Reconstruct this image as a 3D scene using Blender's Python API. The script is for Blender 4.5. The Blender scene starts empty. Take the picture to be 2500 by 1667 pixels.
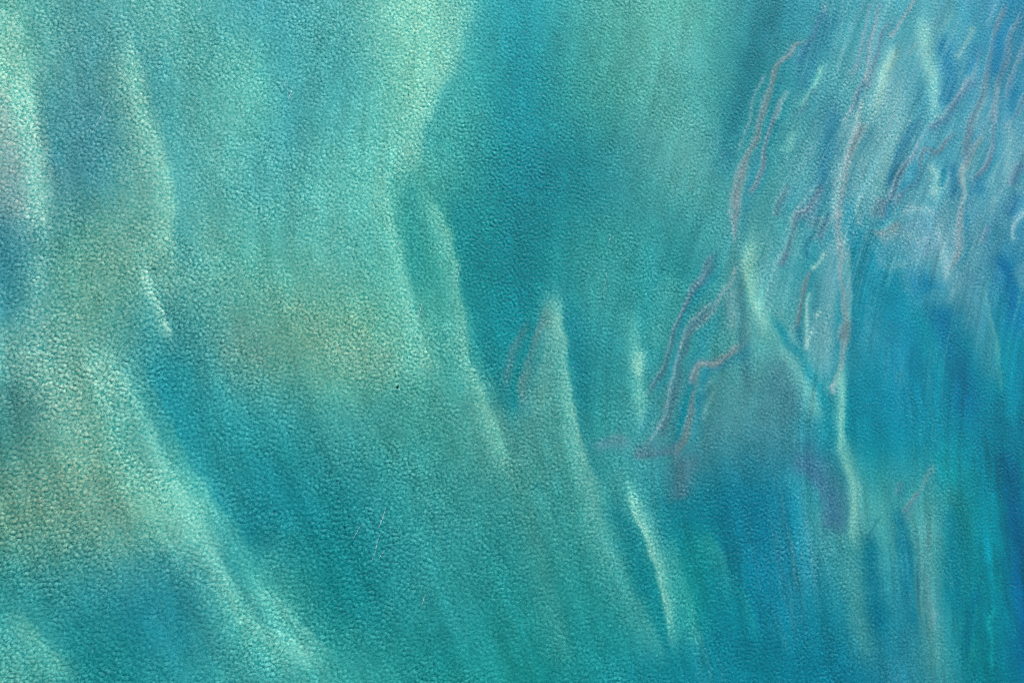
import bpy, math, random
import numpy as np
from mathutils import Vector, Matrix

random.seed(7)
rng = np.random.default_rng(11)
scene = bpy.context.scene
COL = scene.collection
R = math.radians

# ------------------------------------------------------------------ camera
# a light plane's view almost straight down on a shallow bay; image right is farther away
PW, PH = 2500.0, 1667.0            # photograph size, used to lay the map of the shoals out on the water plane
LENS, SENSOR = 50.0, 36.0
DIST, TILT, AZ = 694.0, R(15), R(15)
fwd = np.array([math.sin(TILT)*math.cos(AZ), math.sin(TILT)*math.sin(AZ), -math.cos(TILT)])
cpos = -fwd*DIST
rgt = np.array([-fwd[2], 0, fwd[0]]); rgt /= np.linalg.norm(rgt)
upv = np.cross(rgt, fwd)
FPX = LENS/SENSOR*PW
cam_d = bpy.data.cameras.new("camera"); cam_d.lens = LENS; cam_d.sensor_width = SENSOR
cam_d.clip_start = 1.0; cam_d.clip_end = 20000.0
cam = bpy.data.objects.new("camera", cam_d); COL.objects.link(cam)
cam.matrix_world = Matrix(((rgt[0], upv[0], -fwd[0], cpos[0]), (rgt[1], upv[1], -fwd[1], cpos[1]), (rgt[2], upv[2], -fwd[2], cpos[2]), (0, 0, 0, 1)))
scene.camera = cam

def to_px(x, y):                   # world point on the water plane -> place on the photograph
    dx, dy, dz = x-cpos[0], y-cpos[1], -cpos[2]
    d = dx*fwd[0]+dy*fwd[1]+dz*fwd[2]
    return (PW/2 + FPX*(dx*rgt[0]+dy*rgt[1]+dz*rgt[2])/d, PH/2 - FPX*(dx*upv[0]+dy*upv[1]+dz*upv[2])/d)

def to_world(px, py):
    d = fwd + rgt*(px-PW/2)/FPX - upv*(py-PH/2)/FPX
    t = -cpos[2]/d[2]
    return cpos[0]+d[0]*t, cpos[1]+d[1]*t

# ------------------------------------------------------------------ light
SUN_EL, SUN_AZ = 40.0, 62.0        # sun_az: degrees anticlockwise from +X (image right) towards +Y (image up)
world = bpy.data.worlds.new("World"); scene.world = world; world.use_nodes = True
wn = world.node_tree; wn.nodes.clear()
sky = wn.nodes.new("ShaderNodeTexSky"); sky.sky_type = 'NISHITA'; sky.sun_disc = False
sky.sun_elevation = R(SUN_EL); sky.sun_rotation = R(90-SUN_AZ)
bg = wn.nodes.new("ShaderNodeBackground"); bg.inputs[1].default_value = 0.09
wo = wn.nodes.new("ShaderNodeOutputWorld")
wn.links.new(sky.outputs[0], bg.inputs[0]); wn.links.new(bg.outputs[0], wo.inputs[0])
sd = bpy.data.lights.new("sun", 'SUN'); sd.energy = 4.6; sd.angle = R(0.53); sd.color = (1.0, 0.96, 0.9)
sun = bpy.data.objects.new("sun", sd); COL.objects.link(sun)
sv = Vector((math.cos(R(SUN_EL))*math.cos(R(SUN_AZ)), math.cos(R(SUN_EL))*math.sin(R(SUN_AZ)), math.sin(R(SUN_EL))))
sun.rotation_euler = sv.to_track_quat('Z', 'Y').to_euler(); sun.location = sv*900
vs = scene.view_settings
vs.view_transform = 'Standard'; vs.look = 'None'; vs.exposure = 0.3; vs.gamma = 1.0; vs.use_curve_mapping = False
scene.cycles.max_bounces = 6; scene.cycles.transparent_max_bounces = 8
scene.cycles.use_denoising = False
scene.cycles.pixel_filter_type = 'BLACKMAN_HARRIS'; scene.cycles.filter_width = 1.0

# ------------------------------------------------------------------ map of the shoals and sediment plumes
def s2l(c):
    c = np.clip(np.asarray(c, dtype=np.float64)/255.0, 0, 1)
    return np.where(c <= 0.04045, c/12.92, ((c+0.055)/1.055)**2.4)

STEP = 2.0; MARG = 260.0
NX = int((PW+2*MARG)/STEP)+1; NY = int((PH+2*MARG)/STEP)+1
gx = -MARG + STEP*np.arange(NX); gy = -MARG + STEP*np.arange(NY)

def fnoise(shape, lx, ly, ang=0.0, beta=0.0, seed=0):
    """smooth random field of unit variance; lx, ly = correlation lengths in samples along/across direction ang"""
    r = np.random.default_rng(seed)
    F = np.fft.rfft2(r.standard_normal(shape))
    ky = np.fft.fftfreq(shape[0])[:, None]; kx = np.fft.rfftfreq(shape[1])[None, :]
    a = kx*math.cos(ang)+ky*math.sin(ang); b = -kx*math.sin(ang)+ky*math.cos(ang)
    q = (a*lx)**2+(b*ly)**2
    G = np.exp(-0.5*q*6.0) if beta == 0 else 1.0/(1.0+q*20)**(beta/2)
    G[0, 0] = 0
    f = np.fft.irfft2(F*G, s=shape)
    return f/f.std()

# broad colours of the water, on a 13 x 9 grid over the view
GRID = [
 [(95,175,165),(85,165,165),(95,178,172),(75,172,178),(85,175,172),(130,210,190),(35,155,165),(72,165,160),(88,180,168),(45,145,160),(60,160,175),(70,165,182),(25,130,170)],
 [(125,200,180),(80,155,162),(85,165,162),(90,185,178),(75,170,170),(110,195,175),(30,145,155),(60,155,150),(80,170,165),(40,145,155),(80,165,175),(70,160,180),(60,145,175)],
 [(125,175,172),(75,150,158),(105,185,178),(80,170,170),(90,180,172),(75,170,160),(28,135,145),(38,140,148),(80,165,162),(60,155,160),(90,165,175),(70,160,180),(80,160,180)],
 [(70,145,155),(95,165,150),(110,180,167),(95,180,168),(95,178,167),(55,160,152),(25,132,142),(50,150,150),(45,145,150),(75,160,165),(15,140,165),(95,165,180),(55,140,175)],
 [(100,175,170),(105,170,157),(65,155,158),(92,158,145),(110,178,155),(85,175,162),(30,140,148),(45,145,150),(50,148,152),(85,165,165),(45,145,165),(25,130,165),(5,120,166)],
 [(70,138,134),(115,180,162),(60,160,162),(50,150,155),(65,155,152),(70,160,152),(75,150,145),(55,150,150),(70,145,152),(70,145,158),(20,140,160),(25,135,165),(0,115,162)],
 [(98,156,138),(103,158,140),(115,195,178),(45,145,152),(40,143,150),(55,150,150),(55,145,143),(65,155,152),(30,132,148),(25,125,150),(75,170,170),(60,150,160),(0,106,155)],
 [(60,155,155),(55,145,150),(50,140,150),(75,170,162),(35,138,142),(50,150,152),(42,142,142),(45,145,145),(30,138,148),(25,125,150),(45,140,155),(45,140,160),(0,110,152)],
 [(85,170,160),(45,140,142),(45,140,146),(65,160,158),(60,160,155),(40,145,145),(40,145,143),(35,140,145),(30,130,145),(25,128,148),(30,125,150),(50,135,155),(0,110,152)]]

def cubic_up(G, fx, fy):
    """separable Catmull-Rom lookup of grid G at fractional positions fx (cols), fy (rows)"""
    def axis(A, f, ax):
        n = A.shape[ax]; f = np.clip(f, 0, n-1.0001); i = np.floor(f).astype(int); t = f-i
        out = 0
        for k, w in ((-1, -0.5*t+t*t-0.5*t**3), (0, 1-2.5*t*t+1.5*t**3), (1, 0.5*t+2*t*t-1.5*t**3), (2, -0.5*t*t+0.5*t**3)):
            S = np.take(A, np.clip(i+k, 0, n-1), axis=ax)
            sh = [1]*S.ndim; sh[ax] = len(t)
            out = out + S*w.reshape(sh)
        return out
    return axis(axis(G, fy, 0), fx, 1)

G = np.array(GRID, dtype=np.float64)
T = cubic_up(G, gx/PW*12, gy/PH*8)                      # display values; strokes are laid over them, then linearised
PROUD = np.zeros((NY, NX))                              # extra height of the bed where sand stands in ridges

zoom_s = lambda z: 1.0/z[2]

def stroke(pts, col, a=1.0, w=None, side=(1.0, 1.0), zoom=None, ridge=0.0, p=2.0, pair=None):
    col0 = col
    if col[0] >= 74 and col[1] < col[0]+50 and col[1] < 165:      # rusty sand seen through a metre of water turns grey mauve
        rr = col[0]*.90
        col = (rr, max(col[1], rr+30), max(col[2], rr+36))
    """a soft tongue of sediment along a spline. pts: (x, y[, width]); side: width factors left / right of the
    direction of travel (a small one gives a crisp edge)"""
    thin = w is not None and w <= 9 and zoom is not None and zoom[2] > 2
    if thin: w = w*.84; a = min(1, a*1.1)
    P = []
    for q in pts:
        x, y = q[0], q[1]; ww = q[2] if len(q) > 2 else w
        if zoom: x, y = zoom[0]+x/zoom[2], zoom[1]+y/zoom[2]
        P.append((x, y, ww))
    P = np.array(P, dtype=np.float64)
    # Catmull-Rom densify
    Q = [P[0]]
    ext = np.vstack([2*P[0]-P[1], P, 2*P[-1]-P[-2]])
    for i in range(1, len(ext)-2):
        p0, p1, p2, p3 = ext[i-1:i+3]
        n = max(2, int(np.hypot(*(p2-p1)[:2])/12))
        for k in range(1, n+1):
            t = k/n
            Q.append(0.5*((2*p1)+(-p0+p2)*t+(2*p0-5*p1+4*p2-p3)*t*t+(-p0+3*p1-3*p2+p3)*t**3))
    Q = np.array(Q); L = np.concatenate([[0], np.cumsum(np.hypot(np.diff(Q[:, 0]), np.diff(Q[:, 1])))]); tot = L[-1]
    wm = Q[:, 2].max()*max(side)*2.6+4
    x0, x1 = Q[:, 0].min()-wm, Q[:, 0].max()+wm; y0, y1 = Q[:, 1].min()-wm, Q[:, 1].max()+wm
    i0, i1 = max(0, int((x0+MARG)/STEP)), min(NX, int((x1+MARG)/STEP)+2)
    j0, j1 = max(0, int((y0+MARG)/STEP)), min(NY, int((y1+MARG)/STEP)+2)
    if i1 <= i0 or j1 <= j0: return
    best = np.full((j1-j0, i1-i0), 1e9); sgn = np.zeros_like(best); wid = np.ones_like(best); pos = np.zeros_like(best)
    for k in range(len(Q)-1):
        ax, ay, aw = Q[k]; bx, by, bw = Q[k+1]
        u0, u1 = min(ax, bx)-wm, max(ax, bx)+wm; v0, v1 = min(ay, by)-wm, max(ay, by)+wm
        a0, a1 = max(i0, int((u0+MARG)/STEP)), min(i1, int((u1+MARG)/STEP)+2)
        b0, b1 = max(j0, int((v0+MARG)/STEP)), min(j1, int((v1+MARG)/STEP)+2)
        if a1 <= a0 or b1 <= b0: continue
        X = gx[None, a0:a1]; Y = gy[b0:b1, None]
        ex, ey = bx-ax, by-ay; l2 = ex*ex+ey*ey+1e-9
        t = np.clip(((X-ax)*ex+(Y-ay)*ey)/l2, 0, 1)
        dx, dy = X-ax-t*ex, Y-ay-t*ey
        d = np.hypot(dx, dy); s = ex*dy-ey*dx
        sl = (slice(b0-j0, b1-j0), slice(a0-i0, a1-i0))
        m = d < best[sl]
        best[sl] = np.where(m, d, best[sl]); sgn[sl] = np.where(m, s, sgn[sl])
        wid[sl] = np.where(m, aw+(bw-aw)*t, wid[sl]); pos[sl] = np.where(m, L[k]+(L[k+1]-L[k])*t, pos[sl])
    # y runs down: s > 0 is the right-hand side of travel
    ww = np.maximum(wid, 1.2)*np.where(sgn > 0, side[0], side[1])
    prof = np.exp(-(best/ww)**p)
    end = min(0.22*tot, 90)*(.45 if thin else 1)
    tp = np.clip(np.minimum(pos, tot-pos)/end, 0, 1); tp = tp*tp*(3-2*tp)
    al = prof*(0.12+0.88*tp)*a
    c = np.array(col, dtype=np.float64)
    T[j0:j1, i0:i1] += (c-T[j0:j1, i0:i1])*al[..., None]
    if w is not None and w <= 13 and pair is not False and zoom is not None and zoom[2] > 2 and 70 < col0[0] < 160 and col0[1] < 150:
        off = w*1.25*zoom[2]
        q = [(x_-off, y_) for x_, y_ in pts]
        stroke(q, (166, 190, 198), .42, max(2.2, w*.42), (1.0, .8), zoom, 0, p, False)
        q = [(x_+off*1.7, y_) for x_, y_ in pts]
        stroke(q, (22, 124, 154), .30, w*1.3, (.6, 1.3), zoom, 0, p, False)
    if ridge: PROUD[j0:j1, i0:i1] = np.maximum(PROUD[j0:j1, i0:i1], prof*tp*ridge)

R1 = (1700, 0, 2.904); R2 = (1700, 500, 2.904); R3 = (1100, 650, 2.851); T6 = (1668, 1111, 2.82)
AQ = (150, 222, 204); PALE = (160, 208, 206); BRN = (126, 134, 146); DT = (14, 118, 138); DB = (12, 108, 152)

Q1 = (0, 0, 1.0744); Q2 = (0, 833, 1.0744); Q3 = (1000, 300, 1.343); Q4 = (1250, 900, 1.0752)
# --- broad left-hand bands
stroke([(-10,180),(12,330),(40,500),(60,640)], (132, 168, 170), .5, 34, (1.2,.8), Q1, 0, 2, False)
stroke([(-30,560),(0,660),(20,760),(10,880)], (50,136,152), .5, 44, zoom=Q1)
stroke([(10,-30),(40,110),(75,270),(100,400),(112,520),(112,640)], (148,212,195), .6, 40, (1.2,.5), Q1)
stroke([(112,640),(108,760),(100,880),(90,960)], (118,184,178), .5, 30, (1.2,.6), Q1)
stroke([(110,200),(140,330),(160,460)], (62,145,155), .5, 42, (.4,1.2), Q1)
stroke([(280,120),(330,260),(365,400),(350,540),(290,680),(210,800)], (108,166,154), .5, 55, zoom=Q1)
stroke([(330,80),(368,240),(402,360),(436,460),(446,560),(425,640),(398,700)], (142,212,194), .62, 38, (1.1,.35), Q1)
stroke([(372,120),(412,260),(455,400),(475,520),(468,640),(500,760)], (66,160,166), .5, 44, (.3,1.3), Q1)
stroke([(380,680),(398,750),(428,820),(456,900)], (158,222,206), .65, 15, (1.5,.35), Q1)
stroke([(600,60),(640,220),(610,400),(590,520)], (116,198,184), .35, 56, zoom=Q1)
stroke([(700,20),(745,150),(765,290),(740,420)], (60,160,172), .45, 46, zoom=Q1)
stroke([(860,100),(840,260),(850,400)], (72,164,164), .35, 40, zoom=Q1)
stroke([(1245,-40),(1222,60),(1195,160),(1140,250),(1105,330),(1075,420),(1050,500)], (132,210,194), .62, 62, (1.25,.48), Q1)
stroke([(1262,-40),(1240,60),(1214,170),(1160,270),(1128,360),(1110,450)], (32,150,160), .45, 60, (.35,1.3), Q1)
stroke([(1005,420),(1018,540),(1042,640),(1062,740),(1092,860),(1120,940),(1160,1010)], (132,210,192), .58, 34, (1.3,.32), Q1)
stroke([(1072,430),(1084,560),(1090,680),(1102,800)], (48,156,154), .65, 24, zoom=Q1)
stroke([(1112,490),(1155,570),(1182,650),(1200,740),(1212,830),(1226,930),(1262,1030),(1310,1150),(1350,1260)], (132,210,190), .6, 26, (1.4,.36), Q1)
stroke([(1160,480),(1200,590),(1222,700),(1240,820),(1275,930),(1320,1040),(1350,1140)], (24,130,142), .5, 36, (.25,1.4), Q1)
stroke([(560,0),(650,15),(720,25)], (100,156,144), .5, 52, zoom=Q2)
stroke([(780,-10),(890,15),(990,55),(1060,100)], (122,178,160), .5, 48, zoom=Q2)
stroke([(990,150),(1050,210)], (58,146,146), .4, 44, zoom=Q2)
stroke([(-20,120),(60,165),(125,215)], (72,132,130), .6, 42, zoom=Q2)
stroke([(30,-20),(105,60),(165,170),(250,290)], (134,194,180), .45, 46, (1.2,.7), Q2)
stroke([(-20,370),(140,395),(260,425),(375,485)], (104,156,142), .45, 52, zoom=Q2)
stroke([(240,420),(345,455)], (124,162,146), .3, 28, zoom=Q2)
stroke([(240,-20),(325,110),(388,230),(432,330),(482,420),(532,500),(585,585),(645,670),(745,770),(860,870)], (136,212,196), .62, 44, (1.2,.38), Q2)
stroke([(360,20),(425,140),(480,250),(545,360),(625,470),(700,570)], (30,138,152), .55, 56, (.25,1.4), Q2)
stroke([(560,530),(622,618),(665,695),(750,775)], (36,136,140), .55, 18, zoom=Q2)
stroke([(660,610),(715,675),(790,750),(890,840)], (110,194,182), .5, 20, (1.3,.5), Q2)
stroke([(375,500),(425,570),(462,650),(470,740),(470,900)], (44,136,146), .45, 56, (1.5,.36), Q2)
stroke([(150,730),(210,815),(270,900)], (34,132,136), .5, 54, (.4,1.3), Q2)
stroke([(30,690),(110,790),(200,890)], (112,196,180), .5, 40, (1.3,.35), Q2)
# --- the pointed shoal in the middle and the folds fanning down from it
stroke([(640,420),(620,560),(600,700)], (70,164,162), .35, 44, zoom=Q3)
stroke([(850,480),(835,620),(800,760)], (86,176,170), .4, 44, (.6,1.2), Q3)
stroke([(476,545),(468,660),(452,780),(432,896),(425,1010)], (108,172,162), .6, 28, zoom=Q3)
stroke([(477,530),(495,630),(508,720),(516,800),(528,900),(552,1000),(590,1110),(640,1220)], (144,210,192), .6, 19, (1.6,.36), Q3)
stroke([(500,560),(522,660),(540,760),(556,880),(580,980)], (28,130,146), .5, 28, (.25,1.4), Q3)
stroke([(458,585),(422,668),(392,755),(370,860),(355,960)], (114,142,142), .65, 12, (.3,1.6), Q3, 0, 2, False)
stroke([(390,640),(348,720),(322,800),(310,880)], (92,132,138), .65, 13, (.6,1.3), Q3, 0, 2, False)
stroke([(402,700),(368,790),(345,880),(335,980)], (24,134,142), .55, 13, zoom=Q3)
stroke([(738,580),(742,720),(756,860),(780,980)], (104,188,178), .5, 26, (1.3,.5), Q3)
stroke([(750,740),(756,830)], (154,216,198), .6, 15, zoom=Q3)
stroke([(130,-20),(150,110),(182,240),(222,360),(266,480),(332,620),(410,790)], (104,186,176), .38, 40, (1.4,.35), Q4)
stroke([(150,-20),(172,110),(206,240),(246,350)], (34,136,148), .4, 30, (.25,1.3), Q4)
stroke([(278,285),(318,368),(358,455),(386,540),(402,640),(420,740)], (148,214,196), .72, 17, (.4,1.7), Q4)
stroke([(258,320),(308,420),(350,530),(372,640)], (26,128,142), .55, 24, (1.4,.25), Q4)
stroke([(420,430),(440,520),(470,620),(505,770)], (88,182,174), .5, 24, (1.3,.35), Q4)
stroke([(480,400),(545,480),(604,600),(650,730)], (74,172,166), .45, 30, (1.3,.35), Q4)
stroke([(100,260),(140,420),(200,600),(260,780)], (40,138,138), .4, 34, (.5,1.2), Q4)
stroke([(10,200),(60,420),(110,620),(150,800)], (84,166,156), .35, 34, (1.2,.5), Q4)
stroke([(540,300),(600,430),(640,560),(680,700)], (24,122,146), .4, 36, (.4,1.3), Q4)


# --- upper right: ripples of brown and pale sand
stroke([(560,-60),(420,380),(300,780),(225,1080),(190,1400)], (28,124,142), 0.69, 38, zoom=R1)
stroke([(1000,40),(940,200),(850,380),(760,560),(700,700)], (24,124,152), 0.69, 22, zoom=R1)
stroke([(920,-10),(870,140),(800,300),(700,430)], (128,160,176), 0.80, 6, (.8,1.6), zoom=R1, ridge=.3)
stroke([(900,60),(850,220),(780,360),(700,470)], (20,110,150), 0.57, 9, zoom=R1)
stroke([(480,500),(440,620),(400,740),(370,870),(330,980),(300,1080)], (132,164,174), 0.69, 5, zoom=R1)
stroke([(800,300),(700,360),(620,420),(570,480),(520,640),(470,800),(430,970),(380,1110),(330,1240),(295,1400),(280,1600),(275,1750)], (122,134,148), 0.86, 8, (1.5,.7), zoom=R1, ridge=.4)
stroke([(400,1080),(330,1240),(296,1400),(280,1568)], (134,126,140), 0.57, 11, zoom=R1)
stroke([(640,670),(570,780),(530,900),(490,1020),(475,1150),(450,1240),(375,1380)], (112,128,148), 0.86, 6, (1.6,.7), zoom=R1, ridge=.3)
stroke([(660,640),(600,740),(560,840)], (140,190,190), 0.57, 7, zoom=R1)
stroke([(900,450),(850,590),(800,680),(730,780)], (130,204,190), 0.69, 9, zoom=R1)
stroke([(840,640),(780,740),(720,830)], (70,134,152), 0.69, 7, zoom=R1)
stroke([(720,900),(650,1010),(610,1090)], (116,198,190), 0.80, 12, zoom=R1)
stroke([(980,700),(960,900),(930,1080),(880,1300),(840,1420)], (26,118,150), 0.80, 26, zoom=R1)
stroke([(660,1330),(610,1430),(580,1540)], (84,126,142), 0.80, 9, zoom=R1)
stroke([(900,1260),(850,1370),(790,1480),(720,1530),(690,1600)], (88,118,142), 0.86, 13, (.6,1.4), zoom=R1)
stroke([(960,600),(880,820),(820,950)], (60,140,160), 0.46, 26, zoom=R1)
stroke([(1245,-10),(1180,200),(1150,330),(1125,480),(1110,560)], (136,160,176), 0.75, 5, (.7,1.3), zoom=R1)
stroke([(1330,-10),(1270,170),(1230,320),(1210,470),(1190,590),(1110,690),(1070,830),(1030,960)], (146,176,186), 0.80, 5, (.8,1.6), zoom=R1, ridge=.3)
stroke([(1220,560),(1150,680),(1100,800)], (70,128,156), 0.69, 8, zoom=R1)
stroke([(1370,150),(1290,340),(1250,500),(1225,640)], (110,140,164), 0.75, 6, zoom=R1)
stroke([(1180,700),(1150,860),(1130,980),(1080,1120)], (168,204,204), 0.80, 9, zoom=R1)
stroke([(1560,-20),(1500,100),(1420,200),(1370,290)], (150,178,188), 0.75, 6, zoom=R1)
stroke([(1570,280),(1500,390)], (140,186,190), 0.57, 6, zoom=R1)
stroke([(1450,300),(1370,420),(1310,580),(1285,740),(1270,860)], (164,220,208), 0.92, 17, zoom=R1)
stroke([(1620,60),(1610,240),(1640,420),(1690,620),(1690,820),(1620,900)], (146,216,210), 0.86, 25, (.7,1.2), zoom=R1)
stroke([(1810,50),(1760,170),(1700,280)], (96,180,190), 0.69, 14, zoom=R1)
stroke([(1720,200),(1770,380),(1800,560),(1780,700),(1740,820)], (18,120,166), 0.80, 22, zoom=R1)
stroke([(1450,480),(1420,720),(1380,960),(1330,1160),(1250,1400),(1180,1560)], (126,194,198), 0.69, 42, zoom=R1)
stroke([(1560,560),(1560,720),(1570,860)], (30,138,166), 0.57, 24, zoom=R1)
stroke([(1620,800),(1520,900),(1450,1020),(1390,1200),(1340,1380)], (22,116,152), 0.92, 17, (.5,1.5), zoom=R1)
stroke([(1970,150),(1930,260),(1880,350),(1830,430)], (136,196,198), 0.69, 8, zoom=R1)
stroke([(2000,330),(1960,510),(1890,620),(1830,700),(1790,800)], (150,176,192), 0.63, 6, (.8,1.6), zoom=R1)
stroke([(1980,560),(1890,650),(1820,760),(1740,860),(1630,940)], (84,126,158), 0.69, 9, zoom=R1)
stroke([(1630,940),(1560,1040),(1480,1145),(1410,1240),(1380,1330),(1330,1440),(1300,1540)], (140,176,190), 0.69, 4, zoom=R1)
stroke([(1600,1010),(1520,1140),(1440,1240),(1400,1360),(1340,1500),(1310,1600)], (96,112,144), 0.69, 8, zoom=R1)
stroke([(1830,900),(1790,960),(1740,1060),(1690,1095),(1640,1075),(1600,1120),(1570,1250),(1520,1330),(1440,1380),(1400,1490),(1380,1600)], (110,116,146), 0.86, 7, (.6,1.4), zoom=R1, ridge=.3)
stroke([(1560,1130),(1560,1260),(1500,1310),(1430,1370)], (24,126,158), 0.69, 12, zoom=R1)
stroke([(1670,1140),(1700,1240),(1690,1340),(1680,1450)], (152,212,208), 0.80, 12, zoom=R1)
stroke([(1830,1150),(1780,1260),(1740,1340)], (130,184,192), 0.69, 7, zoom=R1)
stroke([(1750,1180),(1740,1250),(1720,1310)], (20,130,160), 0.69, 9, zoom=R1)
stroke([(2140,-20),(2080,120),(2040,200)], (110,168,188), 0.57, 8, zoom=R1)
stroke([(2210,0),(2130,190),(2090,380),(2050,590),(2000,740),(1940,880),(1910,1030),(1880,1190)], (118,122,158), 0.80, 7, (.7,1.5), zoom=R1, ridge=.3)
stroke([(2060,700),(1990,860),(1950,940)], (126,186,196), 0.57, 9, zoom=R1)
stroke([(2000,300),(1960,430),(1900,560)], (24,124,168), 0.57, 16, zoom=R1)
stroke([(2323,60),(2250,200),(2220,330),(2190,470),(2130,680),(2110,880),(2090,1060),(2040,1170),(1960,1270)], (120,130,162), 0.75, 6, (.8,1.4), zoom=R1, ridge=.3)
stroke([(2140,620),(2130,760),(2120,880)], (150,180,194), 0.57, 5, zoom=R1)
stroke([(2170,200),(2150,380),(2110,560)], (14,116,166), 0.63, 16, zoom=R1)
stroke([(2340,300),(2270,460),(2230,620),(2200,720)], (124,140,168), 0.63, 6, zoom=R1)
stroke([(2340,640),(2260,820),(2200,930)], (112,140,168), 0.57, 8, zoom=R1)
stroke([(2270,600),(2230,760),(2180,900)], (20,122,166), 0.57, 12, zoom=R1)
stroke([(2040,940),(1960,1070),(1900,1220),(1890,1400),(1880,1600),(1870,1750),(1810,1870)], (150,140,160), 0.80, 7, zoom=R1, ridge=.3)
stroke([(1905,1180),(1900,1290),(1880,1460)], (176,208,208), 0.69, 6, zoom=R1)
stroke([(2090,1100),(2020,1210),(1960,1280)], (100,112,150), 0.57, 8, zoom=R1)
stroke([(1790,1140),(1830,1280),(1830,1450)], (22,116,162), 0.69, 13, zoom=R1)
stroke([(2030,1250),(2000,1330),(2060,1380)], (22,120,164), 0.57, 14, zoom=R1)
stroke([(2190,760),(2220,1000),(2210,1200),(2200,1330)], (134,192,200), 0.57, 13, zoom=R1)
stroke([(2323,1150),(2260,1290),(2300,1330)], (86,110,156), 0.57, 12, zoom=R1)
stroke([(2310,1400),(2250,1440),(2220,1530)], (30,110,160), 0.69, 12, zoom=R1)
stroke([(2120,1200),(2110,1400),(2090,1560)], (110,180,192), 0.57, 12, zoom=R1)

# --- right middle
stroke([(1350,-60),(1290,40),(1300,110)], (100,122,148), 0.57, 12, zoom=R2)
stroke([(1180,-100),(1150,60),(1190,190)], (150,200,200), 0.57, 8, zoom=R2)
stroke([(1500,60),(1560,160),(1640,260),(1700,400)], (98,162,184), 0.80, 70, zoom=R2)
stroke([(1430,60),(1560,30),(1700,60)], (150,200,208), 0.63, 10, zoom=R2)
stroke([(1450,190),(1560,240),(1700,240)], (140,190,200), 0.46, 10, zoom=R2)
stroke([(1450,110),(1390,170),(1320,210),(1230,205)], (136,136,156), 0.92, 14, (.8,1.3), zoom=R2)
stroke([(1430,-20),(1400,110),(1340,175),(1270,185),(1200,185)], (70,176,186), 0.80, 5, zoom=R2)
stroke([(1370,-40),(1370,60),(1330,140),(1260,150)], (30,132,162), 0.57, 10, zoom=R2)
stroke([(1160,140),(1220,280),(1320,420),(1420,440),(1530,390)], (120,184,194), 0.63, 12, zoom=R2)
stroke([(1110,60),(1140,240),(1220,430),(1330,560),(1420,720),(1480,860)], (6,136,164), 0.92, 36, zoom=R2)
stroke([(1480,560),(1600,540),(1680,640)], (14,120,164), 0.69, 36, zoom=R2)
stroke([(1720,100),(1745,300),(1770,450),(1800,560)], (146,196,206), 0.80, 12, zoom=R2)
stroke([(1890,0),(1875,200),(1860,300),(1800,430),(1790,470)], (144,146,172), 0.80, 9, zoom=R2)
stroke([(1880,440),(1840,580),(1780,680)], (130,184,200), 0.69, 12, zoom=R2)
stroke([(1900,300),(1930,560),(1980,800),(2080,1100),(2110,1400)], (74,144,178), 0.69, 40, zoom=R2)
stroke([(1780,680),(1800,900),(1840,1100)], (46,130,166), 0.57, 30, zoom=R2)
stroke([(1700,620),(1740,860),(1830,1120),(1900,1350),(1950,1600)], (0,104,156), 0.69, 30, zoom=R2)
stroke([(1500,700),(1600,880),(1700,1080),(1760,1300)], (16,144,168), 0.57, 24, zoom=R2)
stroke([(2030,560),(2090,760),(2130,950),(2155,1150),(2165,1350)], (90,160,180), 0.69, 6, (1.6,.6), zoom=R2)
stroke([(2150,300),(2200,500),(2280,800),(2323,1000)], (4,100,160), 0.80, 30, zoom=R2)
stroke([(2323,30),(2270,110),(2240,200),(2250,260)], (150,196,208), 0.80, 9, zoom=R2)
stroke([(2323,380),(2290,480),(2323,600)], (110,164,190), 0.57, 12, zoom=R2)
stroke([(2090,140),(2040,250)], (100,130,164), 0.57, 9, zoom=R2)
stroke([(2100,330),(2130,450),(2190,560)], (70,146,184), 0.57, 10, zoom=R2)
stroke([(2190,1000),(2230,1250),(2260,1560)], (0,136,180), 0.69, 20, zoom=R2)
# the long brown sand ridge with pale flanks
stroke([(1190,820),(1120,980),(1070,1120),(1020,1260),(985,1420),(975,1600),(980,1760)], (158,200,204), 0.69, 11, zoom=R1)
stroke([(1062,100),(1068,300),(1090,480),(1100,640),(1096,800),(1076,960)], (162,212,204), .80, 12, (1.0,.45), R2)
stroke([(1085,160),(1100,320),(1122,480),(1132,640),(1128,800),(1108,960)], (8,134,156), .60, 22, (.2,1.4), R2)
stroke([(990,80),(985,300),(970,600),(940,900),(930,1150),(960,1290)], (124,178,184), 0.69, 34, (1.3,.5), zoom=R2)
stroke([(1015,0),(1000,150),(1018,330)], (176,196,198), 0.92, 8, zoom=R2)
stroke([(1215,880),(1150,1000),(1090,1120),(1062,1250),(1040,1400),(1020,1568),(1022,1700),(1035,1860),(1050,2050),(1062,2260),(1062,2400),(1050,2500),(1030,2620),(1000,2720),(975,2780)], (146,128,140), 0.95, 7, zoom=R1, ridge=.5)
stroke([(1215,880),(1150,1000),(1095,1120)], (112,104,128), 0.69, 10, zoom=R1)
stroke([(1070,820),(1062,900),(1035,980)], (108,106,124), 0.69, 10, zoom=R2)
stroke([(1000,1270),(960,1290),(975,1330)], (170,196,196), 0.80, 7, zoom=R2)
stroke([(1060,1080),(1040,1200),(1020,1320),(1010,1450),(1020,1600),(1040,1760),(1060,1900)], (140,214,200), 0.86, 12, zoom=R2)
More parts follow.
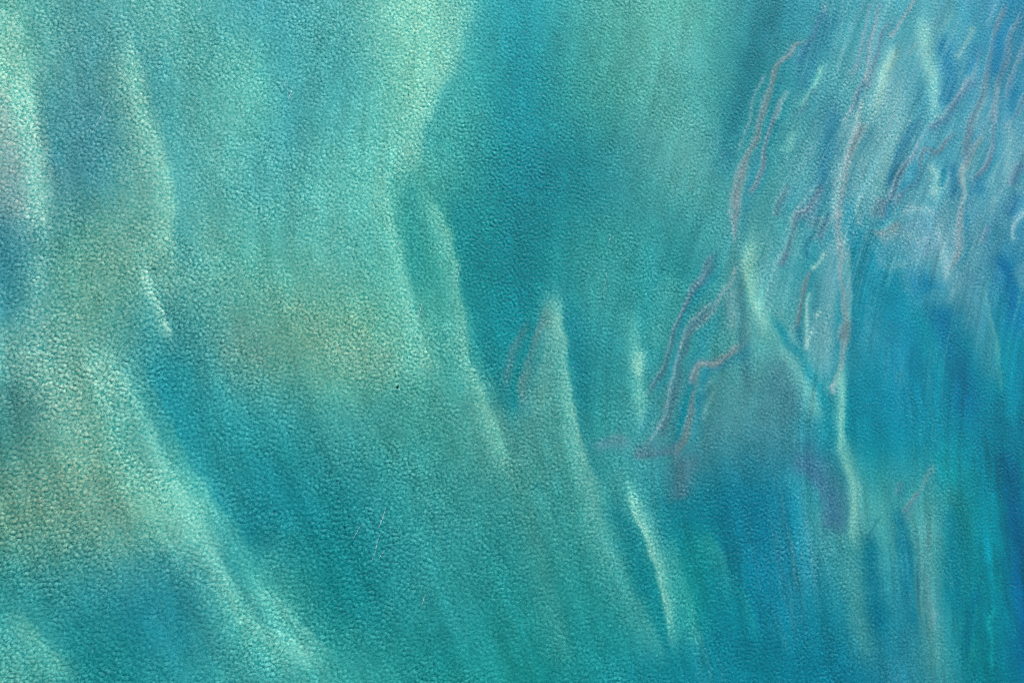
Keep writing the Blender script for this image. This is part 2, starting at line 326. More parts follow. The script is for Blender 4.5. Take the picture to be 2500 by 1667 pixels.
# brown knot beside it
stroke([(840,-10),(790,50),(715,90),(675,170),(655,280),(610,400),(575,450)], (100,126,144), 0.95, 9, (.6,1.4), zoom=R2, ridge=.3)
stroke([(760,60),(820,120),(900,60)], (96,134,148), 0.57, 14, zoom=R2)
stroke([(720,140),(700,300),(720,420)], (100,176,176), 0.57, 14, zoom=R2)
stroke([(960,20),(910,130),(840,200),(780,280),(775,420)], (24,112,140), 0.80, 5, zoom=R2)
stroke([(950,60),(905,170),(860,250)], (104,136,156), 0.69, 10, zoom=R2)
stroke([(930,330),(870,420),(800,475)], (156,208,202), 0.80, 7, zoom=R2)
stroke([(820,470),(780,510),(762,600),(745,720),(728,830),(690,895)], (116,106,126), 0.95, 4.5, zoom=R2, ridge=.3)
stroke([(650,890),(680,950),(720,1020)], (150,204,200), 0.57, 10, zoom=R2)
stroke([(715,850),(735,930),(745,1020)], (30,118,146), 0.69, 7, zoom=R2)
stroke([(795,600),(785,760),(782,900),(790,1040)], (158,212,204), 0.80, 5, zoom=R2)
stroke([(880,760),(840,860),(800,960),(790,1040)], (164,208,204), 0.80, 5, zoom=R2)
stroke([(850,820),(830,900)], (40,120,140), 0.46, 5, zoom=R2)
stroke([(830,560),(850,680),(830,780)], (60,140,156), 0.57, 9, zoom=R2)
stroke([(770,1080),(810,1180),(880,1290),(950,1340)], (120,186,186), 0.57, 12, zoom=R2)
# spike and sheets left of it
stroke([(440,190),(390,300),(355,430),(410,620),(480,800),(580,930)], (140,212,194), 0.92, 17, (1.0,1.2), zoom=R2)
stroke([(580,930),(680,1080),(760,1220),(820,1400),(860,1568)], (120,200,190), 0.69, 22, zoom=R2)
stroke([(500,740),(620,900),(700,1030),(800,1180),(920,1370),(970,1500)], (18,138,156), 0.80, 13, zoom=R2)
stroke([(300,400),(315,650),(330,880),(345,1150),(370,1400)], (60,126,138), 0.75, 13, zoom=R2)
stroke([(280,400),(240,560),(180,660),(100,780),(0,900),(-120,1050)], (134,172,176), 0.75, 8, (1.4,.7), zoom=R2)
stroke([(260,560),(250,750),(260,900)], (118,170,174), 0.69, 16, zoom=R2)
stroke([(150,330),(60,470),(-40,620),(-130,800),(-170,960)], (84,126,144), 0.80, 6, zoom=R2)
stroke([(330,980),(240,1060),(150,1090),(50,1145),(0,1210),(-25,1400),(-60,1560)], (128,126,138), 0.95, 9, (1.6,.4), zoom=R2, ridge=.3)
stroke([(330,970),(250,1075),(150,1120),(60,1170)], (136,132,140), 0.57, 10, zoom=R2)
stroke([(20,1330),(60,1280),(110,1240)], (120,186,186), 0.57, 8, zoom=R2)
stroke([(420,1200),(560,1250),(640,1400),(660,1600)], (70,134,148), 0.69, 50, zoom=R2)
stroke([(700,0),(880,100),(990,260),(1030,420),(1010,600)], (66,112,146), .75, 40, (.6,1.3), zoom=T6)
stroke([(560,150),(640,380),(700,700),(740,1000)], (22,120,148), .5, 50, zoom=T6)
# combed ridges in the middle
stroke([(1850,-20),(1760,90),(1660,240),(1600,350),(1560,430),(1540,560),(1500,700),(1420,860),(1380,930)], (76,118,136), .75, 8, (1.4,.7), zoom=R3)
stroke([(1900,220),(1800,330),(1700,450),(1650,600),(1600,770),(1570,930),(1500,1090),(1440,1200),(1360,1290)], (80,120,136), .8, 12, (1.5,.5), zoom=R3, ridge=.3)
stroke([(1996,580),(1870,655),(1760,700),(1710,760),(1690,930),(1655,1130),(1605,1290),(1600,1380)], (116,120,134), .85, 9, (1.5,.5), zoom=R3, ridge=.4)
stroke([(1690,800),(1630,1010),(1600,1180),(1560,1270)], (12,136,154), .7, 9, zoom=R3)
stroke([(1800,880),(1770,1000),(1740,1150),(1720,1300)], (60,146,156), .5, 9, zoom=R3)
stroke([(1840,860),(1790,940),(1760,1080)], (128,190,190), .5, 7, zoom=R3)
stroke([(990,1300),(1080,1240),(1170,1225),(1250,1270)], (92,144,156), .7, 16, zoom=R3)
stroke([(1250,1300),(1400,1310),(1540,1310),(1620,1330)], (88,124,140), .8, 17, (.5,1.4), zoom=R3)
stroke([(1620,1300),(1640,1400),(1600,1540),(1640,1650)], (92,124,140), .7, 30, zoom=R3)
stroke([(1290,480),(1310,620),(1320,760),(1330,1000),(1340,1200)], (116,194,184), .65, 12, zoom=R3)
stroke([(1310,640),(1325,760)], (150,216,200), .6, 9, zoom=R3)
stroke([(1400,960),(1360,1100),(1330,1230)], (46,134,146), .5, 12, zoom=R3)
stroke([(880,1150),(900,1350),(960,1568),(1060,1800)], (100,182,176), .5, 20, zoom=R3)

# --- lower right
stroke([(1110,-60),(1140,100),(1170,300),(1165,500),(1180,650)], (134,208,194), .8, 15, (.6,1.4), zoom=T6)
stroke([(1130,640),(1160,800),(1190,1000),(1230,1250),(1260,1500)], (82,164,166), .7, 26, zoom=T6)
stroke([(1240,480),(1290,600),(1290,800),(1330,1060),(1380,1300)], (8,106,134), .7, 20, zoom=T6)
stroke([(1340,430),(1280,540),(1270,590)], (30,100,124), .5, 4, zoom=T6)
stroke([(1740,50),(1680,160),(1610,280),(1560,400),(1530,480)], (110,166,176), .6, 9, zoom=T6)
stroke([(1615,230),(1575,300),(1530,390)], (120,128,152), .75, 5, zoom=T6)
stroke([(1500,180),(1480,260)], (90,130,150), .5, 7, zoom=T6)
stroke([(1450,260),(1500,500),(1540,750),(1590,1050),(1610,1300)], (4,108,144), .6, 20, zoom=T6)
stroke([(1660,330),(1690,500),(1680,760),(1700,1040),(1720,1300),(1740,1600)], (92,164,170), .7, 34, zoom=T6)
stroke([(1690,900),(1720,1080),(1720,1250)], (120,176,186), .5, 10, zoom=T6)
stroke([(1740,1050),(1700,1180)], (120,170,184), .4, 6, zoom=T6)
stroke([(1830,250),(1860,600),(1880,900),(1900,1200)], (14,112,150), .5, 30, zoom=T6)
stroke([(1760,-60),(1820,120),(1900,200)], (18,146,164), .5, 26, zoom=T6)
stroke([(2120,200),(2150,420),(2130,650),(2110,800)], (2,140,176), .7, 34, zoom=T6)
stroke([(2160,-100),(2210,40),(2250,160),(2280,400),(2330,700),(2350,1100),(2370,1600)], (0,84,146), .8, 24, (1.3,1.0), zoom=T6)
stroke([(2140,1030),(2110,1150),(2120,1300),(2130,1500)], (50,162,180), .55, 5, zoom=T6)
stroke([(2030,1000),(1995,1200),(1990,1450)], (44,156,174), .55, 8, zoom=T6)
stroke([(2100,700),(2030,850),(1990,1000),(1960,1150)], (30,140,170), .4, 8, zoom=T6)
stroke([(2050,850),(2010,1050),(1930,1400)], (0,98,148), .45, 12, zoom=T6)
stroke([(150,430),(90,700),(60,1000),(80,1300)], (40,156,150), .45, 50, zoom=T6)
stroke([(300,500),(380,900),(420,1300),(440,1600)], (10,116,134), .5, 26, zoom=T6)

# natural unevenness: warp the map a little, add long faint streaks along the current and loose clouds
def gather(A, X, Y):
    fx = np.clip((X+MARG)/STEP, 0, NX-1.001); fy = np.clip((Y+MARG)/STEP, 0, NY-1.001)
    i = fx.astype(np.int32); j = fy.astype(np.int32); u = fx-i; v = fy-j
    if A.ndim == 3: u = u[..., None]; v = v[..., None]
    return (A[j, i]*(1-u)+A[j, i+1]*u)*(1-v)+(A[j+1, i]*(1-u)+A[j+1, i+1]*u)*v

XX, YY = np.meshgrid(gx, gy)
sh = (NY, NX)
wx = fnoise(sh, 16, 22, 0, 0, 1)*2.6+fnoise(sh, 4, 7, 0, 0, 2)*.5; wy = fnoise(sh, 16, 22, 0, 0, 3)*4+fnoise(sh, 5, 5, 0, 0, 4)*.6
T = gather(T, XX+wx, YY+wy); PROUD = gather(PROUD, XX+wx, YY+wy)
right = np.clip((XX-1450)/900, 0, 1)
st_a = fnoise(sh, 4, 60, R(18), 0, 5); st_b = fnoise(sh, 5, 70, R(-14), 0, 6)
upper = np.clip((1000-YY)/500, 0, 1)
streak = st_a*upper+st_b*(1-upper)
cloud = fnoise(sh, 40, 70, R(-8), 0, 7); fine = fnoise(sh, 10, 18, R(-5), 0, 8)
# folds: bands of silt drawn out along the tidal flow, large soft ones and fine ones
FLOW = np.array([[.12,.10,-.15,-.15,-.08,-.35,-.35],[.10,.12,-.05,.0,-.34,-.42,-.40],[.15,.30,.30,.10,-.22,-.12,-.15],[.35,.55,.45,.32,.18,.10,.12],[.5,.75,.6,.42,.3,.12,.05]])[..., None]
def drawn_out(seed, corr, length, k=2):
    """noise smeared along the flow (corr, length in photograph pixels)"""
    cx_, cy_ = gx[::k], gy[::k]
    sl_ = cubic_up(FLOW, cx_/PW*6, cy_/PH*4)[..., 0]
    hh, ww_ = len(cy_), len(cx_)
    sl_ = sl_+.06*fnoise((hh, ww_), 30/k, 60/k, 0, 0, seed+500)
    n0 = fnoise((hh, ww_), corr/STEP/k*.62, corr/STEP/k*1.2, 0, 0, seed).astype(np.float32)
    acc = n0.copy(); J, I = np.meshgrid(np.arange(hh), np.arange(ww_), indexing='ij')
    stp = max(2.0, corr*.5)/STEP/k; n = int(length/STEP/k/stp/2)
    nrm = np.hypot(1, sl_)
    for sg in (1, -1):
        x_, y_ = I.astype(np.float64), J.astype(np.float64)
        for q in range(n):
            ii_ = np.clip(np.round(x_).astype(np.int32), 0, ww_-1); jj_ = np.clip(np.round(y_).astype(np.int32), 0, hh-1)
            m_ = sl_[jj_, ii_]; l_ = nrm[jj_, ii_]
            x_ += sg*stp*m_/l_; y_ += sg*stp/l_
            ii_ = np.clip(np.round(x_).astype(np.int32), 0, ww_-1); jj_ = np.clip(np.round(y_).astype(np.int32), 0, hh-1)
            acc += n0[jj_, ii_]*(1-(q/n)**2)
    acc /= acc.std()
    f_ = acc[..., None]
    X_, Y_ = XX, YY
    fx_ = np.clip((X_-gx[0])/STEP/k, 0, ww_-1.001); fy_ = np.clip((Y_-gy[0])/STEP/k, 0, hh-1.001)
    i_ = fx_.astype(np.int32); j_ = fy_.astype(np.int32); u_ = fx_-i_; v_ = fy_-j_
    return (acc[j_, i_]*(1-u_)+acc[j_, i_+1]*u_)*(1-v_)+(acc[j_+1, i_]*(1-u_)+acc[j_+1, i_+1]*u_)*v_
f1 = drawn_out(101, 44, 620); f2 = drawn_out(102, 17, 420); f3 = drawn_out(103, 9, 220, 1)
edge = lambda f: np.clip(np.tanh(f*3.0), -1, 1)*np.exp(-np.clip(f, 0, 9)*.9)       # steep on one side, easing off on the other
ridgy = lambda f: np.exp(-np.abs(f)*4.5)
rt = np.clip((XX-1500)/500, 0, 1); low_mid = np.clip((YY-850)/300, 0, 1)
patch = np.clip(.6+.5*cloud, .1, 1.3)
lum = cloud*0.016+fine*0.010+f1*(.015+.006*rt+.010*low_mid)+edge(f2)*(.018+.034*rt+.012*low_mid)*patch+f3*(.006+.020*rt)*patch
T = T*(1+lum[..., None])+np.stack([cloud*.8, fine*0.8, fine*1.0], -1)
pale = (ridgy(f2+.4)*.22*rt*patch+ridgy(f3)*.16*rt*patch)[..., None]
T = T+(np.array([140, 196, 204])-T)*pale*(1-.6*np.clip((XX-2200)/250, 0, 1)*np.clip((YY-650)/300, 0, 1))[..., None]
upr = (rt*np.clip((900-YY)/300, 0, 1)*patch*ridgy(f2-.6)*.30)[..., None]
T = T+(np.array([116, 130, 152])-T)*upr
f4 = drawn_out(104, 13, 900, 2); f5 = drawn_out(105, 8, 420, 1)
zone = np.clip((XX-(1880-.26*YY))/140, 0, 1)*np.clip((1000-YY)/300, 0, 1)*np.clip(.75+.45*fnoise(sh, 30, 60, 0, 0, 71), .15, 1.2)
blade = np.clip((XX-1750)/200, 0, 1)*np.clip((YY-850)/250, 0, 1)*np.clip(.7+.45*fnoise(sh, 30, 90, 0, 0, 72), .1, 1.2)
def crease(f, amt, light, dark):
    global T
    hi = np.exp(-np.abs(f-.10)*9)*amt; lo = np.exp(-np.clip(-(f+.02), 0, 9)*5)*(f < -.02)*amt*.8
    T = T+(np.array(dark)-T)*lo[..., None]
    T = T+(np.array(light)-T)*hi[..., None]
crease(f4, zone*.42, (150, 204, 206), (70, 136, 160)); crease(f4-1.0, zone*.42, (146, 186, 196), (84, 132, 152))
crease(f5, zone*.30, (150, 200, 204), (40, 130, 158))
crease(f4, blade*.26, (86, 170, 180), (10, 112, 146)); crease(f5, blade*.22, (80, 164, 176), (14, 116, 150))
er = np.clip((XX-2200)/250, 0, 1)*np.clip((YY-550)/300, 0, 1)
T = T+np.stack([-4*er, 7*er, -12*er], -1)
TL = s2l(np.clip(T, 2, 255))                              # linear appearance of the water column over the bed

# ------------------------------------------------------------------ mesh helpers
def tag(o, label=None, cat=None, group=None, kind=None):
    for k, v in (("label", label), ("category", cat), ("group", group), ("kind", kind)):
        if v: o[k] = v
    return o

def grid_mesh(name, V, nx, ny, extra_v=None, extra_f=None, smooth=True):
    """V: (ny*nx, 3). extra_v / extra_f: further vertices and quads (indices absolute)"""
    idx = np.arange(nx*ny, dtype=np.int32).reshape(ny, nx)
    F = np.stack([idx[:-1, :-1], idx[:-1, 1:], idx[1:, 1:], idx[1:, :-1]], -1).reshape(-1, 4)
    if extra_v is not None:
        V = np.vstack([V, extra_v]); F = np.vstack([F, extra_f])
    me = bpy.data.meshes.new(name)
    me.vertices.add(len(V)); me.vertices.foreach_set("co", V.astype(np.float32).ravel())
    me.loops.add(F.size); me.loops.foreach_set("vertex_index", F.astype(np.int32).ravel())
    me.polygons.add(len(F)); me.polygons.foreach_set("loop_start", np.arange(0, F.size, 4, dtype=np.int32))
    me.polygons.foreach_set("loop_total", np.full(len(F), 4, dtype=np.int32))
    me.update(calc_edges=True)
    if smooth: me.polygons.foreach_set("use_smooth", np.ones(len(F), dtype=bool))
    return me

def set_col(me, name, C):
    at = me.color_attributes.new(name, 'FLOAT_COLOR', 'POINT')
    A = np.ones((len(me.vertices), 4), dtype=np.float32); A[:len(C), :3] = C
    at.data.foreach_set("color", A.ravel())

def axis_lines(a, b, step, far):
    n = int(round((b-a)/step)); mid = a+step*np.arange(n+1)
    g = step*np.cumsum(1.6**np.arange(1, 14)); g = g[g < far-abs(b)]
    return np.concatenate([(a-g)[::-1], [ ] if False else mid, mid[-1]+g])

cs = np.array([to_world(px, py) for px in (0, PW) for py in (0, PH)])
X0, X1 = cs[:, 0].min()-14, cs[:, 0].max()+14; Y0, Y1 = cs[:, 1].min()-14, cs[:, 1].max()+14

def fields_at(x, y):
    """linear colour, ridge height for world points; far outside the view a plain teal mottling takes over"""
    px, py = to_px(np.clip(x, X0-60, X1+60), np.clip(y, Y0-60, Y1+60))
    c = gather(TL, px, py); h = gather(PROUD, px, py)
    out = np.clip(np.maximum(np.maximum(X0-60-x, x-X1-60), np.maximum(Y0-60-y, y-Y1-60))/250, 0, 1)
    far = s2l([40, 142, 148])
    return c*(1-out[..., None])+far*out[..., None], h*(1-out)

# ------------------------------------------------------------------ waves (wind chop, summed spectrum)
def sea(N, Lm, peaks, seed):
    r = np.random.default_rng(seed)
    k = np.fft.fftfreq(N, Lm/N)*2*np.pi
    KX, KY = np.meshgrid(k, k); K = np.hypot(KX, KY); K[0, 0] = 1
    S = 0
    for lam, ang, spread, band, amp in peaks:
        k0 = 2*np.pi/lam
        cosd = (KX*math.cos(ang)+KY*math.sin(ang))/K
        S = S+amp*np.exp(-(np.log(K/k0)/band)**2)*(spread+(1-spread)*cosd**4)/K**2
    S[0, 0] = 0
    A = np.sqrt(S)*np.fft.fft2(r.standard_normal((N, N)))
    h = np.fft.ifft2(A).real
    dx = np.fft.ifft2(1j*KX/K*A).real; dy = np.fft.ifft2(1j*KY/K*A).real
    sl = np.sqrt((np.fft.ifft2(1j*KX*A).real**2+np.fft.ifft2(1j*KY*A).real**2).mean())
    return h/sl, dx/sl, dy/sl
WS = 0.45; WN = 1350
wA = sea(WN, WN*WS, [(2.05, R(50), .55, .26, 1.0), (1.25, R(42), .9, .3, .35), (5.5, R(58), .3, .3, .04)], 21)
wB = sea(WN, WN*WS, [(2.3, R(82), .55, .26, 1.0), (1.3, R(70), .9, .3, .35), (5.5, R(95), .3, .3, .04)], 22)
SLOPE = 0.33; CHOP = 1.0
C_OFF = np.array([.014, .009, .005]); C_GAIN = np.array([1.10, 1.12, 1.18]); GLINT_A = .006

def inner_axis(a, b, step):
    n = int(math.ceil((b-a)/step)); return a+step*np.arange(n+1)
def build_axis(a, b, step, far=4000.0):
    mid = inner_axis(a, b, step); g = []; s = step; d = 0
    while d < far: s *= 1.7; d += s; g.append(d)
    g = np.array(g)
    return np.concatenate([(mid[0]-g)[::-1], mid, mid[-1]+g]), len(g)

ax, mx = build_axis(X0, X1, WS); ay, my = build_axis(Y0, Y1, WS)
nx, ny = len(ax), len(ay)
GX, GY = np.meshgrid(ax, ay)
ii = (np.arange(nx) % WN); jj = (np.arange(ny) % WN)
tp = lambda a: a[np.ix_(jj, ii)]
px, py = to_px(np.clip(GX, X0, X1), np.clip(GY, Y0, Y1))
blend = np.clip((py-500)/900*0.9+(900-px)/1500*0.6, 0, 1); blend = blend*blend*(3-2*blend)
ba = np.sqrt(1-blend); bb = np.sqrt(blend)
H, DX, DY = [tp(a)*ba+tp(b)*bb for a, b in zip(wA, wB)]
gust = 1+0.16*fnoise((ny, nx), 40, 90, R(60), 0, 31)+0.10*fnoise((ny, nx), 12, 20, R(40), 0, 32)
gust = gust*np.clip(1.20-0.62*px/PW, 0.4, 1.3)           # the chop is steepest on the left
fade = np.ones((ny, nx)); fade[:my] = 0; fade[-my:] = 0; fade[:, :mx] = 0; fade[:, -mx:] = 0
amp = SLOPE*np.clip(gust, .4, 1.7)*fade
WZ = H*amp; WX = GX-DX*amp*CHOP; WY = GY-DY*amp*CHOP
V = np.stack([WX, WY, WZ], -1).reshape(-1, 3)
# skirt and floor close the body of water
idx = np.arange(nx*ny).reshape(ny, nx)
ring = np.concatenate([idx[0, :], idx[1:, -1], idx[-1, -2::-1], idx[-2:0:-1, 0]])
DEEP = -14.0
low = V[ring].copy(); low[:, 2] = DEEP
nb = nx*ny; n = len(ring); k = np.arange(n); k2 = (k+1) % n
sk = np.stack([ring[k2], ring[k], nb+k, nb+k2], -1)
cidx = nb+n
low = np.vstack([low, [[0, 0, DEEP]]])
me_floor = None
# the floor is a fan of slim quads (two ring points, next ring point, centre)
assert n % 2 == 0 or True
ks = np.arange(0, n-1, 2)
fl = np.stack([nb+ks, np.full(len(ks), cidx), nb+(ks+2) % n, nb+ks+1], -1)
if n % 2: # odd ring: leave a last sliver closed with a degenerate-free quad
    fl = fl[:-1] if (ks[-1]+2) % n == 1 else fl
me = grid_mesh("water", V, nx, ny, low, np.vstack([sk, fl]))
C, _ = fields_at(GX, GY)
# glint along the small crests and shade in the troughs, painted into the colour
def glint_field(l1, l2, ang, seed):
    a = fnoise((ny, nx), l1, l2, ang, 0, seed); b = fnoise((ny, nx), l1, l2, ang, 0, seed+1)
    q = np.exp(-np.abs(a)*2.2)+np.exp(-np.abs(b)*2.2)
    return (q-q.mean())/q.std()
glintA = glint_field(1.5, 2.1, R(42), 51)*.85+glint_field(.7, .9, R(42), 55)*.6
glintB = glint_field(1.6, 2.4, R(86), 61)*.85+glint_field(.75, 1.0, R(80), 65)*.6
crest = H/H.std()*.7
glint_net = glintA*ba+glintB*bb+crest; glint_net = np.clip(glint_net/glint_net.std(), -2.2, 2.8)
glint_net = glint_net*np.clip(gust, .4, 1.5)*fade
C = (C-C_OFF)/C_GAIN
C = C*np.clip(1+glint_net[..., None]*np.array([.60, .21, .18]), .08, 4)+GLINT_A*np.clip(glint_net+.2, 0, 3)[..., None]*np.array([.95, 1.15, 1.0])
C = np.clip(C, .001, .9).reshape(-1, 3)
set_col(me, "sediment", C)  # silt colours with the painted wave glint and trough shade
water = tag(bpy.data.objects.new("water", me), kind="structure"); COL.objects.link(water)

# ------------------------------------------------------------------ sea bed
BS = 0.8
bxs, mbx = build_axis(X0-8, X1+8, BS, 3900.0); bys, mby = build_axis(Y0-8, Y1+8, BS, 3900.0)
BX, BY = np.meshgrid(bxs, bys)
CB, HB = fields_at(BX, BY)
lumB = CB @ np.array([.25, .55, .20])
depth = np.interp(np.sqrt(np.clip(lumB, 0, 1)), [0.25, 0.42, 0.55, 0.72, 0.85], [5.2, 3.6, 2.4, 1.4, 1.0])
depth = np.clip(depth-HB, .6, 8)
rip = fnoise(BX.shape, 3, 8, R(60), 0, 41)*0.03
BZ = -depth+rip
me = grid_mesh("seabed", np.stack([BX, BY, BZ], -1).reshape(-1, 3), len(bxs), len(bys))
SIG = np.array([0.17, 0.035, 0.022])                      # absorption of clear sea water per metre, red green blue (tinted)
PATH = 1/math.cos(TILT)+1/math.sin(R(SUN_EL))
K_BED = 1.0; K_SED = 1.0
trans = np.exp(-SIG[None, None]*depth[..., None]*PATH)
alb = np.clip((CB-C_OFF)/C_GAIN/trans*K_BED, 0.004, 0.85)
set_col(me, "sand", alb.reshape(-1, 3))
bed = tag(bpy.data.objects.new("seabed", me), kind="structure"); COL.objects.link(bed)

# ------------------------------------------------------------------ materials
def mat(name):
    m = bpy.data.materials.new(name); m.use_nodes = True; nt = m.node_tree; nt.nodes.clear()
    o = nt.nodes.new("ShaderNodeOutputMaterial"); return m, nt, o
def nd(nt, t, **kw):
    n = nt.nodes.new(t)
    for k, v in kw.items(): setattr(n, k, v)
    return n

SEE = 0.25                                                # share of the light that goes through the murk to the bed
m, nt, out = mat("turbid_sea_water")
a = nd(nt, "ShaderNodeVertexColor", layer_name="sediment")  # silt colours with the painted wave glint and trough shade
geo = nd(nt, "ShaderNodeNewGeometry")
n1 = nd(nt, "ShaderNodeTexNoise"); n1.inputs["Scale"].default_value = 2.2; n1.inputs["Detail"].default_value = 3.0; n1.inputs["Roughness"].default_value = .6
nt.links.new(geo.outputs["Position"], n1.inputs["Vector"])
bp = nd(nt, "ShaderNodeBump"); bp.inputs["Strength"].default_value = 1.0; bp.inputs["Distance"].default_value = 0.22
nt.links.new(n1.outputs["Fac"], bp.inputs["Height"])
mul = nd(nt, "ShaderNodeMixRGB", blend_type='MULTIPLY'); mul.inputs[0].default_value = 1.0
K_W = 1.0
mul.inputs[2].default_value = (K_W, K_W, K_W, 1)
nt.links.new(a.outputs["Color"], mul.inputs[1])
df = nd(nt, "ShaderNodeBsdfDiffuse"); nt.links.new(mul.outputs[0], df.inputs["Color"]); nt.links.new(bp.outputs[0], df.inputs["Normal"])
tr = nd(nt, "ShaderNodeBsdfTransparent")
mx1 = nd(nt, "ShaderNodeMixShader"); mx1.inputs[0].default_value = SEE
nt.links.new(df.outputs[0], mx1.inputs[1]); nt.links.new(tr.outputs[0], mx1.inputs[2])
gl = nd(nt, "ShaderNodeBsdfGlossy"); gl.inputs["Roughness"].default_value = 0.38; nt.links.new(bp.outputs[0], gl.inputs["Normal"])
fr = nd(nt, "ShaderNodeFresnel"); fr.inputs["IOR"].default_value = 1.24; nt.links.new(bp.outputs[0], fr.inputs["Normal"])
mx2 = nd(nt, "ShaderNodeMixShader"); nt.links.new(fr.outputs[0], mx2.inputs[0]); nt.links.new(mx1.outputs[0], mx2.inputs[1]); nt.links.new(gl.outputs[0], mx2.inputs[2])
nt.links.new(mx2.outputs[0], out.inputs["Surface"])
va = nd(nt, "ShaderNodeVolumeAbsorption")
# absorption coefficient = density * (1 - colour)
dens = 0.20; va.inputs["Density"].default_value = dens
va.inputs["Color"].default_value = tuple(1-SIG/dens)+(1,)
nt.links.new(va.outputs[0], out.inputs["Volume"])
water.data.materials.append(m)

m, nt, out = mat("sand_and_silt")
a = nd(nt, "ShaderNodeVertexColor", layer_name="sand")
df = nd(nt, "ShaderNodeBsdfDiffuse"); nt.links.new(a.outputs["Color"], df.inputs["Color"])
nt.links.new(df.outputs[0], out.inputs["Surface"]); bed.data.materials.append(m)

# ------------------------------------------------------------------ the one animal at the surface
def simple(name, col, rough, noise=0.0):
    m, nt, out = mat(name)
    p = nd(nt, "ShaderNodeBsdfPrincipled"); p.inputs["Roughness"].default_value = rough
    p.inputs["Specular IOR Level"].default_value = 0.2
    no = nd(nt, "ShaderNodeTexNoise"); no.inputs["Scale"].default_value = 6
    rp = nd(nt, "ShaderNodeMixRGB"); nt.links.new(no.outputs["Fac"], rp.inputs[0])
    rp.inputs[1].default_value = (*[c*(1-noise) for c in col], 1); rp.inputs[2].default_value = (*[c*(1+noise) for c in col], 1)
    nt.links.new(rp.outputs[0], p.inputs["Base Color"]); nt.links.new(p.outputs[0], out.inputs["Surface"])
    return m
M_shell = simple("dark_shell", (.012, .014, .013), .6, .4); M_skin = simple("dark_wet_skin", (.016, .018, .016), .6, .3)
import bmesh
def link(name, bm, m, parent=None):
    me = bpy.data.meshes.new(name); bm.to_mesh(me); bm.free(); me.materials.append(m)
    for p in me.polygons: p.use_smooth = True
    o = bpy.data.objects.new(name, me); COL.objects.link(o)
    if parent: o.parent = parent
    return o
tx, ty = to_world(971.3, 945.0)
turtle = bpy.data.objects.new("sea_turtle", None); COL.objects.link(turtle); turtle.location = (tx, ty, 0.02); turtle.rotation_euler = (0, 0, R(-6))
tag(turtle, "tiny dark turtle in pale green water left of centre, the only dark speck", "turtle")
bm = bmesh.new(); bmesh.ops.create_uvsphere(bm, u_segments=24, v_segments=14, radius=1)
for v in bm.verts:
    x, y, z = v.co; v.co = (x*.46*(1-.18*(y < 0)*(-y)), y*.62*(1 if y > 0 else 1.12), z*.24 if z > 0 else z*.08)
link("shell", bm, M_shell, turtle)
bm = bmesh.new(); bmesh.ops.create_uvsphere(bm, u_segments=14, v_segments=10, radius=1)
for v in bm.verts:
    x, y, z = v.co; v.co = (x*.12*(1-.25*max(y, 0)), y*.22+.74, z*.11+.04)
link("head", bm, M_skin, turtle)
for s in (-1, 1):
    for kind, (bx, by, ex, ey, wd) in {"f": (.34, .38, .86, .02, .15), "r": (.26, -.54, .50, -.86, .11)}.items():
        bm = bmesh.new(); n = 7; rows = []
        for i in range(n):
            t = i/(n-1); cx = (bx+(ex-bx)*t)*s; cy = by+(ey-by)*t+(.12*math.sin(t*math.pi) if kind == "f" else 0)
            w = wd*(1-.75*t**1.6)*(1 if t < .99 else .25); L = math.hypot(ex-bx, ey-by); nxv, nyv = (-(ey-by)/L*s, (ex-bx)/L)
            rows.append([bm.verts.new((cx+nxv*w*u, cy+nyv*w*u, .02+zz-.05*t)) for u, zz in ((-1, 0), (0, .03), (1, 0), (0, -.03))])
        for i in range(n-1):
            for j in range(4): bm.faces.new((rows[i][j], rows[i][(j+1) % 4], rows[i+1][(j+1) % 4], rows[i+1][j]))
        bm.faces.new(rows[0]); bm.faces.new(rows[-1][::-1])
        link("flipper", bm, M_skin, turtle)

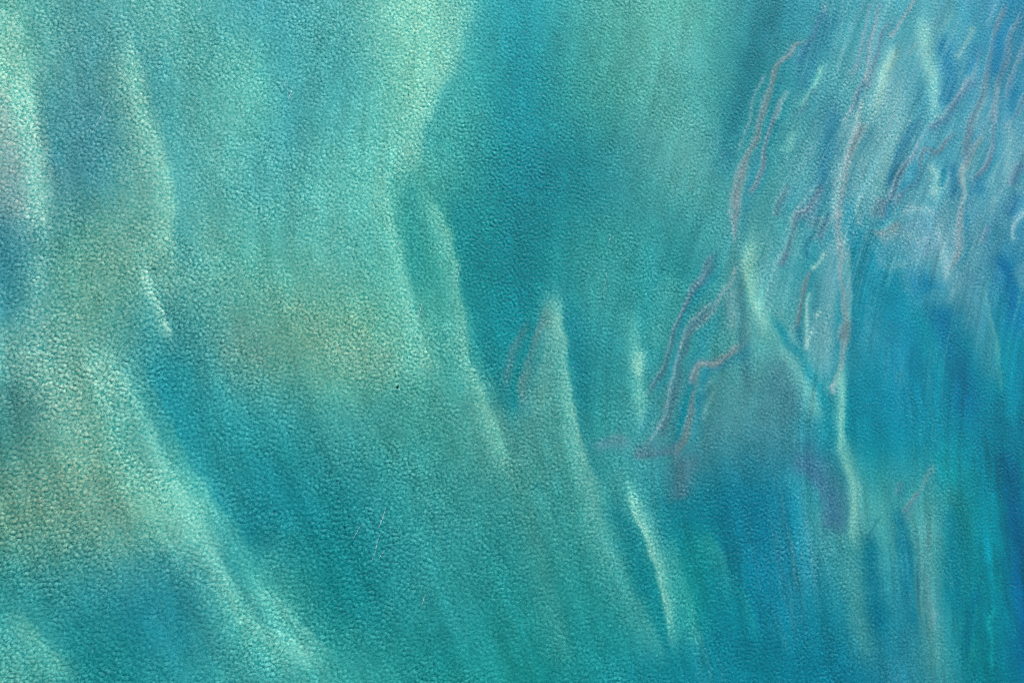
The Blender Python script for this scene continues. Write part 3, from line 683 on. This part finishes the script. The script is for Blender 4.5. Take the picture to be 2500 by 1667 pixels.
# ------------------------------------------------------------------ streaks of foam drawn out by the wind
M_foam = simple("sea_foam", (.40, .44, .46), .8, .15)
def height_at(x, y):
    i = int(round((x-ax[mx])/WS))+mx; j = int(round((y-ay[my])/WS))+my
    return float(WZ[j, i])
SZ = 2.82
TILES = {1: (0, 0), 3: (834, 556), 5: (834, 1111), 2: (834, 0), 4: (0, 1111), 6: (1668, 1111)}
FOAM = [
 (1, (2018, 590), (1978, 700), .55, "short bright foam streak in the upper left, longest of the pair there"),
 (1, (1972, 555), (1940, 615), .40, "short foam streak left of the brighter one in the upper left"),
 (1, (745, 705), (628, 925), .35, "long thin foam line crossing the grey green band in the upper left"),
 (1, (1385, 40), (1360, 100), .45, "small foam fleck near the top edge, left of the bright band"),
 (3, (556, 505), (520, 655), .50, "thin foam streak in the dark slot beside the bright central band"),
 (3, (815, 240), (788, 430), .38, "thin foam streak along the edge of the second bright band"),
 (3, (690, 225), (672, 265), .45, "tiny foam fleck on the second bright band"),
 (3, (1856, 40), (1838, 115), .35, "faint foam streak in the light teal water right of centre"),
 (3, (1828, 270), (1800, 480), .25, "long faint foam line above the pale pointed shoal"),
 (5, (305, 365), (252, 505), .50, "bright foam streak in the teal water at the bottom, upper one of its row"),
 (5, (270, 530), (200, 740), .32, "fine foam line trailing below the bright streak at the bottom"),
 (5, (287, 665), (255, 705), .45, "small foam fleck beside the fine line at the bottom"),
 (5, (578, 955), (552, 1035), .38, "short foam streak standing alone near the bottom centre"),
 (5, (140, 475), (75, 580), .28, "faint foam streak left of the bright one at the bottom"),
]
for t, a, b, wdt, lab in FOAM:
    ox, oy = TILES[t]
    A = np.array(to_world(ox+a[0]/SZ, oy+a[1]/SZ)); B = np.array(to_world(ox+b[0]/SZ, oy+b[1]/SZ))
    L = np.hypot(*(B-A)); nn = max(12, int(L/0.3)); d = (B-A)/L; nrm = np.array([-d[1], d[0]])
    o_at = (A+B)/2
    bm = bmesh.new(); off = 0.0; prev = None; ph = random.random()*6.28
    for i in range(nn+1):
        q = i/nn; off = off*.92+random.gauss(0, .05)
        clump = .45+.55*math.sin(q*19+ph)*math.sin(q*47+ph*2)
        r_ = wdt*max(.08, clump)*random.uniform(.5, 1.1)*(1-.75*abs(2*q-1)**2)*.62
        c = A+d*L*q+nrm*off; z = max(height_at(*c), height_at(*(c+nrm*.4)), height_at(*(c-nrm*.4)))+.05
        row = [bm.verts.new((c[0]+nrm[0]*u*r_-o_at[0], c[1]+nrm[1]*u*r_-o_at[1], z+h_)) for u, h_ in ((-1, -.02), (0, .04), (1, -.02))]
        if prev:
            for k_ in (0, 1): bm.faces.new((prev[k_], row[k_], row[k_+1], prev[k_+1]))
        prev = row
    o = link("foam_streak", bm, M_foam); o.location = (o_at[0], o_at[1], 0)
    tag(o, lab, "foam", "foam streaks drawn out by the wind")
